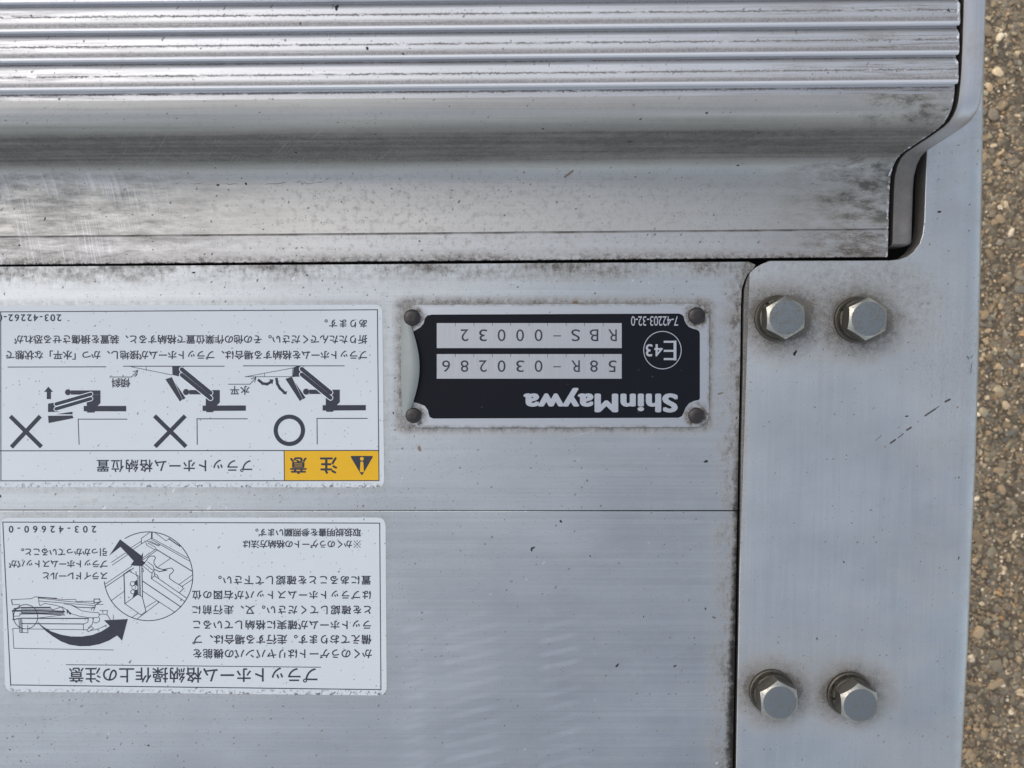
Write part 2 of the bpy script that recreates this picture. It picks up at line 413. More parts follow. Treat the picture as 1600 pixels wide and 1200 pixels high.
# ------------------------------------------------------------------ dark beam under the joints
beam_m = flat('shade black steel', (.006,.0055,.005), .8, spec=.15)  # near-black colour deepens the shade inside notch and grooves
beam = thing('support_beam', 'near-black steel beam in the shadow under the notch and grooves', 'beam', xy((1330,800))+(-60*MM,))
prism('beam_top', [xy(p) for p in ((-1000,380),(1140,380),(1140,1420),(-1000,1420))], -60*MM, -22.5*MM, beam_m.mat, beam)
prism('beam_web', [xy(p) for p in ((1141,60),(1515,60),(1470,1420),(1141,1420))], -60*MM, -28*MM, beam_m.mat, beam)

# ------------------------------------------------------------------ end bracket
def grime_shade_bracket(m):
    g = None; n1 = m.noise(330,330,0,5,.75,off=3); n2 = m.noise(60,60,0,4,.65,off=8)
    for i, (bx, by) in enumerate(BOLTS):
        c = at(bx, by, ZB)
        ox = (.0022 if i in (0,1) else .001); ex = .8
        dx = (m.x-c.x-ox)*ex; dy = m.y-c.y
        d = (dx*dx+dy*dy).sqrt()+(n2-.5)*.010
        t = (d.step(.0300,.0090)*(.25+n1*.9)).max(d.step(.0160,.0100)*.85) if i < 2 else (d.step(.0270,.0090)*(.25+n1*.75)).max(d.step(.0150,.0095)*.8)
        g = t if g is None else g.max(t)
    # brown wiped area between and right of the upper bolts
    a = ((m.x-PXx(1330))*.55); b = (m.y-PYy(485))
    g = g.max(((a*a+b*b).sqrt()+(n2-.5)*.02).step(.040,.010)*(n1*1.5-.30).sat()*.95)
    a = ((m.x-PXx(1478))*1.0); b = (m.y-PYy(560))*.45
    g = g.max(((a*a+b*b).sqrt()+(n2-.5)*.02).step(.030,.006)*(m.noise(800,300,0,5,.85,off=9)-.42).sat()*2.3)
    a = ((m.x-PXx(1275))*.5); b = (m.y-PYy(1060))
    g = g.max(((a*a+b*b).sqrt()+(n2-.5)*.02).step(.036,.010)*(n1*1.3-.42).sat()*.9)
    le = m.x-(m.y*.018+(PXx(1162)-PYy(700)*.018))
    g = g.max(le.step(.0055,.0005)*(n1*1.2-.3).sat()*.9).max(le.step(.0004,.0001)*.8).max(m.z.step(ZB-.3*MM, ZB-.9*MM)*(m.x.step(PXx(1480),PXx(1470)))*.95)  # last term paints shade onto the side walls of groove and notch
    g = g.max((m.y-PYy(430)).step(-.012,.006)*(n1*1.2-.36).sat()*.95*m.x.step(PXx(1440),PXx(1400)))
    g = g.max((m.noise(260,180,0,5,.8,off=15)-.54).sat()*1.0)
    g = g.max((m.noise(16,24,0,6,.78,off=19)-.42).sat()*1.25*m.x.step(PXx(1230),PXx(1480)))
    g = g.max((m.noise(1000,500,0,5,.85,off=30)-.50).sat()*1.1*(m.noise(20,20,0,4,.6,off=44)*2.2-.6).sat())
    return g
brk_m = aluminium('bracket aluminium', grime=grime_shade_bracket, gunk_shade=lambda m: m.z.step(ZB-.35*MM, ZB-1.1*MM)*m.x.step(PXx(1260),PXx(1250))*.9, axis='y', boost=1.15, grain=1.1, streaky=.30, rough=.42, base=(.63,.652,.648), speck=.8)  # black mask paints the groove's shade onto the left wall
bracket = thing('end_bracket', 'bolted aluminium end bracket with rounded outer edge along the right side', 'bracket', xy((1340,800)) + (-8*MM,))
BR_RIGHT = [(x+7.0, y) for x, y in BR_RIGHT]                        # the visible outline lies on the rolled edge, a few millimetres lower
def bracket_plate():
    inner = lambda d: [xy((x-d, y), ZB) for x, y in BR_RIGHT]
    roll = [(32,0),(26,-.12),(20,-.4),(15,-.75),(10,-1.25),(7,-1.7),(4,-2.3),(2,-3.0),(.7,-4.0),(0,-5.5),(0,-9)]      # pixels in from the edge, mm down
    L = [xy(p, ZB) for p in BR_LEFT]; N_ = [xy(p, ZB) for p in BR_NOTCH]
    R = inner(roll[0][0]); o0 = L+R+N_; n = len(o0); nl, nr = len(L), len(R)
    v = [(x,y,ZB) for x,y in o0]; f = [tuple(range(n))]
    base = list(range(nl, nl+nr))
    for d, dz in roll[1:]:
        row = []
        for x, y in inner(d): row.append(len(v)); v.append((x, y, ZB+dz*MM))
        for i in range(nr-1): f.append((base[i], row[i], row[i+1], base[i+1]))
        base = row
    walls = list(range(nl+nr, n)) + list(range(0, nl)); walls = list(range(nl+nr-1, n)) + list(range(0, nl+1))
    bot = []
    for i in walls: bot.append(len(v)); v.append((v[i][0], v[i][1], ZB-9*MM))
    for i in range(len(walls)-1): f.append((walls[i], walls[i+1], bot[i+1], bot[i]))
    me = mesh('bracket_plate', v, f)
    bm = bmesh.new(); bm.from_mesh(me); bmesh.ops.recalc_face_normals(bm, faces=bm.faces)
    bm.faces.ensure_lookup_table()
    if bm.faces[0].normal.z < 0: bmesh.ops.reverse_faces(bm, faces=bm.faces)
    bm.to_mesh(me); bm.free()
    o = link('bracket_plate', me, brk_m.mat, bracket, 50)
    at_ = me.attributes.new('bevel_weight_edge', 'FLOAT', 'EDGE'); wl = set(walls)
    top = set(range(n))
    for e in me.edges:
        i, j = e.vertices
        if i in wl and j in wl and i in top and j in top and abs(i-j) in (1, n-1): at_.data[e.index].value = 1
    b = o.modifiers.new('bevel', 'BEVEL'); b.width = .28*MM; b.segments = 2; b.limit_method = 'WEIGHT'; b.use_clamp_overlap = False; b.harden_normals = True
    w = o.modifiers.new('normals', 'WEIGHTED_NORMAL'); w.keep_sharp = True
bracket_plate()
# end cap: follows the stepped profile just outside the cut ends of the ribbed section
cap_m = aluminium('cap aluminium', axis='y', rough=.50, base=(.66,.66,.66), speck=.35, grit=False,
    grime=lambda m: ((m.noise(60,60,60,4,.7,off=4)-.46).sat()*1.4).max(m.z.step(40*MM,6*MM)*(.55+m.noise(90,90,90,4,.7,off=5)*.4)).max(m.x.step(X1+4.5*MM,X1+1.5*MM)*.35), gunk_shade=lambda m: m.x.step(X1+1.9*MM,X1+1.6*MM))  # darker low down; gap shade painted black along the inner wall
def end_cap():
    xa = X1+1.5*MM
    P = [Vector(yz(*p)[::-1]) for p in ((391,-3),(389.5,-.6),(386,.7),(380,1.0),(340,1.0),(304,1.1))] + [Vector((y, z+.9*MM)) for z, y in prof_riser[4:]] + [Vector((yz(p, ZT+2.6)[1], (ZT+dz)*MM)) for p, dz in ((120,1.6),(100,1.9),(60,2.0),(0,2.0),(-190,2.0))]
    prof = [(0,-3.5),(.06,-.5),(.35,-.1),(1.2,0),(6.4,0),(7.9,-.25),(9.0,-.8),(9.8,-1.9),(10.1,-3.6)]      # across the cap: soft edges
    # normals of the path (y,z plane)
    v = []; f = []
    for i, p in enumerate(P):
        t = (P[min(i+1,len(P)-1)]-P[max(i-1,0)]).normalized(); n = Vector((-t.y, t.x))
        if n.y < 0: n = -n
        for u, h in prof:
            v.append((xa+u*MM, p.x+n.x*h*MM+SL*xa, p.y+n.y*h*MM))
    k = len(prof)
    # side walls dropping straight down behind the rolled edges
    for i in range(len(P)-1):
        for j in range(k-1): f.append((i*k+j, i*k+j+1, (i+1)*k+j+1, (i+1)*k+j))
    nb = len(v)
    for side, j in ((0, 0), (1, k-1)):
        st = len(v)
        for i in range(len(P)):
            q = v[i*k+j]; v.append((q[0], q[1], -9*MM))
        for i in range(len(P)-1):
            a, b, c, d = i*k+j, (i+1)*k+j, st+i+1, st+i
            f.append((a,b,c,d) if side == 0 else (a,d,c,b))
    st = len(v); 
    for j in range(k): q = v[j]; v.append((q[0], q[1], -9*MM))
    for j in range(k-1): f.append((j+1, j, st+j, st+j+1))
    me = mesh('end_cap', v, f)
    bm = bmesh.new(); bm.from_mesh(me); bmesh.ops.recalc_face_normals(bm, faces=bm.faces); bm.to_mesh(me); bm.free()
    return link('end_cap', me, cap_m.mat, bracket, 45)
end_cap()
# bolts
def zinc(name, base, rough, dirt):
    m = Mat(name); n = m.noise(300,300,300,5,.8,off=2); n2 = m.noise(1300,1300,1300,3,.7,off=5)
    g = ((n*.7+n2*.5-.55)*dirt).sat()
    m.set(color=m.mix(base, (.10,.085,.06), g), rough=(g*.35+rough), metal=1.0-g*.7)
    m.bump(n2, .00008, .6); return m
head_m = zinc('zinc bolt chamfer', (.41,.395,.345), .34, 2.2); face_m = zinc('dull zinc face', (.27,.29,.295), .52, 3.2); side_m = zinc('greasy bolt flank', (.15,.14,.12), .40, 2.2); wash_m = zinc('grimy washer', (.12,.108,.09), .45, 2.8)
def lathe(prof, cx, cy, z0, n=40, fr=None):
    v = []; f = []
    for r, z in prof:
        for k in range(n):
            a = 2*math.pi*k/n; v.append((cx+r*math.cos(a), cy+r*math.sin(a), z0+z))
    for i in range(len(prof)-1):
        for k in range(n):
            f.append((i*n+k, i*n+(k+1)%n, (i+1)*n+(k+1)%n, (i+1)*n+k))
    f.append(tuple((len(prof)-1)*n+k for k in range(n)))
    return v, f
def bolt_head_mesh(rot):
    AF, H, n = 16.9*MM, 7.9*MM, 96; rc = AF/2*.905
    v = []; f = []
    for ring in range(5):
        for k in range(n):
            a = 2*math.pi*k/n; R = (AF/2)/math.cos((a % (math.pi/3))-math.pi/6)
            zc = H-(R-rc)*math.tan(math.radians(36))
            r, z = ((R,0),(R,zc),(rc,H),(rc-.25*MM,H+.03*MM),(rc*.5,H+.03*MM))[ring]
            v.append((r*math.cos(a+rot), r*math.sin(a+rot), z))
    for i in range(4):
        for k in range(n): f.append((i*n+k, i*n+(k+1)%n, (i+1)*n+(k+1)%n, (i+1)*n+k))
    f.append(tuple(4*n+k for k in range(n)))
    return mesh('bolt', v, f)
def washer_mesh():
    v, f = lathe([(10.6*MM,0),(10.7*MM,.4*MM),(10.6*MM,1.6*MM),(10.2*MM,2.0*MM),(6*MM,2.0*MM)], 0,0,0); return mesh('flat_washer', v, f)
def spring_mesh():
    v, f = [], []; n = 56; ro, ri = 9.2*MM, 5.5*MM
    for k in range(n):                                               # split ring, rising a little to its gap
        a = 2*math.pi*(k/(n-1)*.975); dz = .55*MM*k/(n-1)
        for r, z in ((ro,0),(ro,1.9*MM),(ro-.3*MM,2.1*MM),(ri,2.1*MM),(ri,0)): v.append((r*math.cos(a), r*math.sin(a), z+dz))
    for k in range(n-1):
        for j in range(4): f.append((k*5+j, (k+1)*5+j, (k+1)*5+j+1, k*5+j+1))
    f += [(0,1,2,3,4), tuple(range(n*5-1, n*5-6, -1))]
    return mesh('spring_washer', v, f)
def stack_bolt(px, py, rot, spin):
    c = at(px, py, ZB); z = ZB
    me = bolt_head_mesh(rot)
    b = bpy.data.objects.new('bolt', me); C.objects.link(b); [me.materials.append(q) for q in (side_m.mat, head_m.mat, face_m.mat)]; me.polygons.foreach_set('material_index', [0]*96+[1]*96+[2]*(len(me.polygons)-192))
    me.polygons.foreach_set('use_smooth', [True]*len(me.polygons)); me.set_sharp_from_angle(angle=math.radians(24))
    b.parent = bracket; b.location = Vector((c.x, c.y, z+4.4*MM))-bracket.location
    for nm, me2, dz, rz in (('flat_washer', washer_mesh(), -4.35*MM, 0), ('spring_washer', spring_mesh(), -2.3*MM, spin)):
        me2.materials.append(wash_m.mat); me2.polygons.foreach_set('use_smooth', [True]*len(me2.polygons)); me2.set_sharp_from_angle(angle=math.radians(40))
        o = bpy.data.objects.new(nm, me2); C.objects.link(o); o.parent = b; o.location = (0,0,dz); o.rotation_euler = (0,0,rz)
for (px, py), rot, spin in zip(BOLTS, (math.radians(32), math.radians(27), math.radians(34), math.radians(33)), (2.4,2.7,.4,3.3)):
    stack_bolt(px, py, rot, spin)

# ------------------------------------------------------------------ flat artwork (print on stickers and plate)
class Art:
    """collects flat shapes given in photograph pixels and lays them on the plane z"""
    def __init__(s, z): s.z, s.v, s.f, s.k = z, [], [], 0
    def _z(s): s.k += 1; return s.z + (s.k % 6)*.004*MM
    def poly(s, pts, lift=0):
        z = s._z()+lift*MM; n = len(s.v); w = [at(x,y,z) for x,y in pts]
        a = sum(w[i].x*w[(i+1)%len(w)].y-w[(i+1)%len(w)].x*w[i].y for i in range(len(w)))
        if a < 0: w = w[::-1]
        s.v += w; s.f.append(tuple(range(n, n+len(w)))); return s
    def line(s, pts, w=1.2, lift=0):
        for (xa,ya),(xb,yb) in zip(pts, pts[1:]):
            dx, dy = xb-xa, yb-ya; L = math.hypot(dx,dy) or 1; ux, uy = dx/L*w/2, dy/L*w/2
            s.poly([(xa-ux-uy, ya-uy+ux),(xb+ux-uy, yb+uy+ux),(xb+ux+uy, yb+uy-ux),(xa-ux+uy, ya-uy-ux)], lift)
        return s
    def dash(s, a, b, w=1, on=2.2, off=1.5):
        L = math.hypot(b[0]-a[0], b[1]-a[1]); t = 0
        while t < L:
            u = min(t+on, L); P = lambda q: (a[0]+(b[0]-a[0])*q/L, a[1]+(b[1]-a[1])*q/L)
            s.line([P(t), P(u)], w); t += on+off
        return s
    def disc(s, c, r, n=28, lift=0):
        return s.poly([(c[0]+r*math.cos(6.2832*k/n), c[1]+r*math.sin(6.2832*k/n)) for k in range(n)], lift)
    def ring(s, c, r, w, a0=0, a1=360, n=72):
        z = s._z(); b = len(s.v)
        for k in range(n+1):
            a = math.radians(a0+(a1-a0)*k/n)
            for q in (r-w/2, r+w/2): s.v.append(at(c[0]+q*math.cos(a), c[1]+q*math.sin(a), z))
        for k in range(n):
            i = b+2*k; s.f.append((i, i+2, i+3, i+1))
        return s
    def capsule(s, a, b, w, lift=0, n=8):
        t = math.atan2(b[1]-a[1], b[0]-a[0]); out = []
        for c, st in ((b, t-math.pi/2), (a, t+math.pi/2)):
            out += [(c[0]+w/2*math.cos(st+math.pi*k/n), c[1]+w/2*math.sin(st+math.pi*k/n)) for k in range(n+1)]
        return s.poly(out, lift)
    def text(s, body, x0, y0_, x1, y1, bold=0.0, natural=False, lift=0, stretch=False, fat=None):
        """upside-down writing whose ink fills the pixel box; the letters are spread, not stretched, to fit"""
        cu = bpy.data.curves.new('t', 'FONT'); cu.body = body; cu.size = 1; cu.offset = bold; cu.resolution_u = 5
        o = bpy.data.objects.new('t', cu); C.objects.link(o)
        def ink(sp):
            cu.space_character = sp
            dg = bpy.context.evaluated_depsgraph_get(); dg.update()
            m = bpy.data.meshes.new_from_object(o.evaluated_get(dg))
            a = np.zeros(len(m.vertices)*3); m.vertices.foreach_get('co', a); a = a.reshape(-1,3)
            fs = [tuple(p.vertices) for p in m.polygons]; bpy.data.meshes.remove(m); return a, fs
        a, fs = ink(1.0 if not stretch else 1.07); h = np.ptp(a[:,1]); w1 = np.ptp(a[:,0])
        if natural:                                                   # one letter, centred in its box
            wpx = w1/h*(y1-y0_) if natural is True else natural; cx = (x0+x1)/2; x0, x1 = cx-wpx/2, cx+wpx/2
        elif len(body) > 1 and not stretch:
            a2, _ = ink(2.0); w2 = np.ptp(a2[:,0]); want = (x1-x0)/(y1-y0_)*h
            sp = 1+(want-w1)/(w2-w1); sp = min(max(sp, .93), 3); a, fs = ink(sp)
        lo, hi = a.min(0), a.max(0); z = s._z()+lift*MM; n = len(s.v)
        U = (a[:,0]-lo[0])/(hi[0]-lo[0]); V = (a[:,1]-lo[1])/max(hi[1]-lo[1],1e-6)
        sh = [(0,0)]
        if fat:                                                       # heavier strokes: the same letters laid over each other, slightly shifted
            sh = [(fat[0]*math.cos(k*math.pi/4), fat[1]*math.sin(k*math.pi/4)) for k in range(8)]
            x0 += fat[0]; x1 -= fat[0]; y0_ += fat[1]; y1 -= fat[1]
        for k, (sx, sy) in enumerate(sh):
            n = len(s.v)
            s.v += [at(x1-u*(x1-x0)+sx, y0_+v*(y1-y0_)+sy, z+k*.004*MM) for u, v in zip(U,V)]
            s.f += [tuple(n+i for i in f) for f in fs]
        bpy.data.objects.remove(o); bpy.data.curves.remove(cu); return s
    def done(s, name, mat, parent, label=None):
        o = link(name, mesh(name, s.v, s.f), mat, parent)
        if label: o['label'] = label
        return o
def zz(ox, oy, k): return lambda x, y: (ox+x/k, oy+y/k)
def mp(q, pts): return [q(*p) for p in pts]

ink_m = Mat('black print'); ink_m.set(color=ink_m.mix((.022,.024,.034), (.05,.055,.07), ink_m.noise(500,500,0,4,.7)), rough=.45, spec=.35)
def sticker_mat(name, boxes):
    m = Mat(name)
    n = m.noise(900,900,0,4,.7); c = m.noise(30,30,0,4,.6,off=3)
    col = m.mix((.60,.63,.64), (.67,.695,.70), c)
    (a,b,t,e), = boxes
    q = ((m.x-PXx((a+b)/2)).abs()-PX*((b-a)/2)).max((m.y-PYy((t+e)/2)).abs()-(PYy(t)-PYy(e))/2)      # 0 on the edge, negative inside
    wear = q.step(-PX*12, 0.0)*(m.noise(500,500,0,4,.75,off=6)-.53).step(0,.05)*m.y.step(PYy(e)+.004, PYy(e)+.001)*.9
    g = m.specks(650,.10,.28,2.0)*.55
    g = g.max(m.specks(160,.10,.10,5.0)*.8).max((m.noise(500,500,0,5,.8,off=8)-.60).sat()*1.3*(c*1.6-.3).sat()).max(wear)
    col = m.mix(col, (.11,.10,.09), g.sat())
    m.set(color=col, rough=.34, spec=.5); return m

# --- upper warning sticker
st1 = thing('warning_sticker', 'white sticker with yellow caution box and three small lift diagrams', 'sticker', tuple(at(300,620)))
sheet1 = sticker_mat('white vinyl upper', [(-10,598,477,762)])
prism('sheet', [xy(p) for p in quad_round([(-10,477.5),(597.5,476),(600.5,761.5),(-8,761)], 12)], .01*MM, .16*MM, sheet1.mat, st1)
Z = .19*MM
A = Art(Z); A.line([(-4,487.3),(589.7,484),(592.2,751),(1.4,751.3),(1,487.2)], 1.4); A.line([(0,704.4),(592,703.8)], 1.4); A.line([(444,704),(444.4,751)], 1.4)
A.done('printed_frame', ink_m.mat, st1)
yel = Mat('yellow print'); yel.set(color=yel.mix((.74,.40,.004), (.82,.455,.006), yel.noise(200,200,0,4)), rough=.4)
Art(.175*MM).poly([(444.5,704.2),(591.8,703.9),(592,750.8),(445,751)]).done('caution_panel', yel.mat, st1)
tri = Art(Z+.02*MM); tri.poly(quad_round([(547,712.4),(583.5,712.4),(565.3,743.6)], 3)); tri.done('warning_triangle', ink_m.mat, st1)
ex = Art(Z+.06*MM); ex.disc((565.4,716.8),2.9); ex.poly(quad_round([(563.3,721.2),(567.5,721.2),(568.6,737.6),(562.2,737.6)],1.2)); ex.done('exclamation_mark', yel.mat, st1)
T = Art(Z+.02*MM)
T.text('注', 500,714.2,527,740.4, 0, fat=(.75,.65)); T.text('意', 453,714.5,479.4,740.8, 0, fat=(.7,.5))
T.done('caution_word', ink_m.mat, st1)
def block(name, lines, parent):
    T = Art(Z)
    for l in lines: T.text(*l[:5], 0, fat=(.30,.27))
    return T.done(name, ink_m.mat, parent)
block('part_number', [('203-42262-0', -4,491,96,502)], st1)
block('caution_text', [('あります。', 507,499,573.5,511.8, .018),
    ('折りたたんでください。その他の作業位置で格納すると、装置を損傷させる恐れが', 22,523.3,573.8,537.6, .018),
    ('プラットホームを格納する場合は、プラットホームが接地し、かつ「水平」な状態で', 9,547.6,573.5,562, .018)], st1)
block('heading', [('プラットホーム格納位置', 151,718,394,737.8, .02)], st1)
block('angle_note', [('傾斜', 174,590.8,203.6,605.6)], st1); block('angle_note', [('水平', 359.5,603,390,617.2)], st1)
white_line = flat('white print', (.72,.78,.81), .4)
def lift_figure(kind, q, q3):
    """q maps enlarged-photo units of the right figure; q3 those of the left part of the sticker"""
    B, L = Art(Z), Art(Z)
    wl, wa = 9.4, 6.2
    if kind in ('ok', 'tilted'):
        B.line(mp(q, [(415,60),(1227,60)]), 1.3)
        if kind == 'ok':
            B.dash(q(430,148), q(820,76)); B.dash(q(430,148), q(830,147)); B.dash(q(810,76), q(810,147), .9); B.line(mp(q, [(585,122),(585,148)]), .8)
            B.poly(mp(q, [(818,74),(845,62),(900,64),(920,90),(880,135),(876,148),(812,148)]))
            B.line(mp(q, [(295,208),(468,208),(515,155)]), 1.1); B.line(mp(q, [(478,165),(516,152),(505,192)]), 1.1)
            for pts in ([(540,178),(570,202),(605,207),(638,190)], [(682,168),(688,205),(708,240),(742,272)]): B.line(mp(q, pts), 4.2)
            B.poly(mp(q, [(622,168),(657,170),(648,212)])); B.poly(mp(q, [(768,262),(760,292),(728,284)]))
        else:
            B.dash(q(480,65), q(805,130)); B.line(mp(q, [(598,66),(598,95)]), .8)
            B.poly(mp(q, [(808,62),(900,62),(905,90),(875,145),(810,130)]))
            B.line(mp(q, [(305,147),(480,147),(530,95)]), 1.1); B.line(mp(q, [(493,105),(531,92),(520,132)]), 1.1)
        B.poly(mp(q, [(1080,253),(1192,252),(1192,352),(1165,380),(1145,420),(1135,431),(1083,431),(1078,377)]))
        B.poly(mp(q, [(1053,377),(1402,376),(1402,419),(1053,421)]))
        B.disc(q(920,268), 4.8); B.poly(mp(q, [(945,252),(1090,252),(1090,287),(945,287)]))
        B.poly(mp(q, [(753,165),(805,148),(890,328),(870,345)])); B.poly(mp(q, [(832,195),(916,318),(893,330)]))
        for a, b in (((885,85),(1117,275)), ((885,130),(1117,318))):
            L.capsule(q(*a), q(*b), 8.6, .03); B.capsule(q(*a), q(*b), 6.4, .06)
        B.line(mp(q, [(1010,690),(1008,484),(1412,484)]), 1.3)
    else:
        p = q3
        B.line(mp(p, [(65,70),(853,68)]), 1.3)
        B.poly(mp(p, [(355,270),(390,228),(428,270),(411,270),(411,328),(377,328),(377,270)]))
        B.disc(p(548,273), 4.7); B.poly(mp(p, [(572,258),(810,258),(810,292),(572,292)]))
        B.poly(mp(p, [(700,293),(810,293),(810,360),(785,385),(762,437),(702,437),(698,340)])); B.poly(mp(p, [(675,383),(1018,383),(1018,427),(675,427)]))
        B.poly(mp(p, [(387,365),(440,356),(445,422),(480,430),(387,433)])); B.poly(mp(p, [(450,450),(585,430),(585,451)])); B.poly(mp(p, [(387,463),(585,460),(592,482),(392,522)]))
        for a, b in (((452,368),(732,288)), ((452,407),(732,325))):
            L.capsule(p(*a), p(*b), 7.6, .03); B.capsule(p(*a), p(*b), 5.4, .06)
        B.line(mp(p, [(638,692),(630,490),(1023,490)]), 1.3)
    o = B.done('lift_diagram', ink_m.mat, st1, {'ok':'diagram beside the ring, platform level', 'tilted':'middle diagram, platform tilted', 'up':'diagram with the upright arrow'}[kind])
    L.done('arm_outline', white_line.mat, o)
q4 = zz(300,560,5.161); q3 = zz(0,560,5.161)
lift_figure('ok', q4, q3); lift_figure('tilted', zz(300-187.5,560.6,5.161), q3); lift_figure('up', q4, q3)
Art(Z).ring(q4(785,580), 21.3, 6.6).done('ring_mark', ink_m.mat, st1)
for a in ([(1258,475),(1488,700)], [(1482,475),(1262,700)]), ([(95,478),(322,702)], [(313,478),(103,704)]):
    K = Art(Z)
    for l in a: K.line(mp(q3, l), 6.6)
    K.done('cross_mark', ink_m.mat, st1)

# --- lower instruction sticker
st2 = thing('instruction_sticker', 'white sticker with round detail drawing and big curved arrow, lower left', 'sticker', tuple(at(300,945)))
sheet2 = sticker_mat('white vinyl lower', [(4,603,809,1084)])
prism('sheet', [xy(p) for p in quad_round([(1,809),(602.5,808.5),(604.3,1086.5),(8.5,1080.5)], 14)], .01*MM, .16*MM, sheet2.mat, st2)
A = Art(Z); A.line([(4.3,815.8),(593.3,817.4),(595.2,1077.6),(16.6,1070.2),(4.3,815.8)], 1.4); A.line([(103.5,1038.6),(500.7,1042.6)], 1.1)
A.done('printed_frame', ink_m.mat, st2)
b_ = .017
block('part_number', [('203-42660-0', 13.6,821.6,150.4,832.4)], st2)
block('caption', [('引っかかっていること。', 33,856.5,167,869, b_), ('プラットホームストッパが', 13.6,875,168,887.5, b_), ('スライドレールと', 67,894,168,905.6, b_)], st2)
T = Art(Z)
T.text('取扱説明書を参照願います。', 399,825.6,564,838.6, 0, fat=(.28,.25)); T.text('かくのうゲートの格納方法は', 379,844,550,856.8, 0, fat=(.28,.25))
T.line([(553,845),(563,855.5)], .9); T.line([(563,845),(553,855.5)], .9)
for p_ in ((558,845.3),(558,855.2),(553.3,850.2),(562.7,850.2)): T.disc(p_, .9, 8)
T.done('note_text', ink_m.mat, st2)
block('instruction_text', [(t, x0, ya, x1, yb, b_) for t, x0, ya, x1, yb in (('置にあることを確認して下さい。',341,899.3,579.4,914),('はプラットホームストッパが右図の位',300,922.5,579.4,936.8),
    ('とを確認してください。又、走行前に',300.4,945.8,579.4,960.4),('ラットホームが確実に格納しているこ',301.5,969,579.6,984),
    ('備えております。走行する場合は、プ',300.6,991.6,580.4,1007),('かくのうゲートはリヤバンパの機能を',301.6,1014,581,1029.2))], st2)
block('heading', [('プラットホーム格納操作上の注意', 107.7,1042.9,496,1067, .012)], st2)
q = zz(150,815,7.056); D = Art(Z)
D.ring(q(577,603), 69.4, 1.3, -122, 173.5)
for w, pts in [(.9,[(590,120),(500,185),(500,245),(615,180)]),(2.2,[(615,118),(615,182)]),(.9,[(620,185),(1010,400)]),(.9,[(612,198),(1030,435)]),
    (.9,[(655,125),(770,212),(812,188)]),(1.6,[(805,190),(925,272)]),(1.3,[(655,300),(1055,545)]),(.9,[(550,230),(560,262),(645,308)]),(.9,[(560,215),(690,268),(700,250)]),
    (.9,[(575,238),(660,285)]),(.9,[(590,215),(700,262)]),(.9,[(380,292),(500,215)]),(.9,[(398,315),(500,245)]),(.9,[(170,450),(322,346)]),(.9,[(180,480),(345,366)]),
    (.9,[(670,318),(520,418)]),(.9,[(655,300),(640,318),(505,405)]),(.9,[(815,410),(690,495)]),
    (1.1,[(510,480),(555,430),(575,395),(610,378),(645,382),(656,402),(638,432),(640,468),(680,512),(735,530),(790,518),(835,512),(855,535),(845,558),(810,590),(812,628),(855,660),(950,716),(964,740),(920,782)]),
    (1.3,[(660,500),(740,532),(780,535),(700,552),(640,525)]),(.9,[(520,490),(605,565),(640,550)]),(.9,[(545,470),(635,545)]),(.9,[(570,445),(630,490),(640,540)]),
    (1.1,[(620,560),(610,628)]),(1.1,[(648,560),(642,598),(612,628)]),(.9,[(645,575),(675,590),(688,622)]),(.9,[(610,628),(980,882)]),(1.1,[(645,598),(1003,846)]),
    (1.4,[(512,655),(935,940)]),(.9,[(512,765),(870,1000)]),(.9,[(1060,590),(920,690)]),(.9,[(1060,640),(945,716)]),
    (.9,[(95,693),(395,490)]),(1.1,[(105,720),(415,512)]),(1.5,[(308,575),(318,905)]),(.9,[(318,905),(495,1030),(550,990)]),(.9,[(318,905),(460,802),(510,830)]),
    (1.2,[(308,580),(375,530)]),(.9,[(360,545),(475,602)]),(.9,[(385,545),(395,562)]),(.9,[(455,600),(462,800)]),(1.3,[(482,490),(487,815)]),(1.3,[(505,490),(512,830)]),(.9,[(472,600),(474,808)]),
    (.9,[(440,552),(446,600)]),(1.2,[(510,830),(550,990)]),(.9,[(170,870),(308,770)]),(.9,[(400,1055),(460,1012)]),(.9,[(455,1072),(692,892),(670,870),(550,945)]),(.9,[(515,515),(525,550),(510,555)])]:
    D.line(mp(q, pts), w)
D.ring(q(403,685), 3.6, .9, n=24); D.ring(q(405,775), 3.2, .9, n=24); D.ring(q(415,725), 3.0, .8, n=24)
D.poly(mp(q, [(425,660),(452,642),(458,710),(420,695)])); D.poly(mp(q, [(428,752),(460,750),(462,800),(402,838)]))
D.poly(mp(q, [(145,375),(265,195),(500,375),(518,338),(515,430),(545,455),(510,490),(440,488),(380,482),(415,435),(270,278)]))
D.done('detail_drawing', ink_m.mat, st2)
q = zz(0,920,5.0); D = Art(Z)
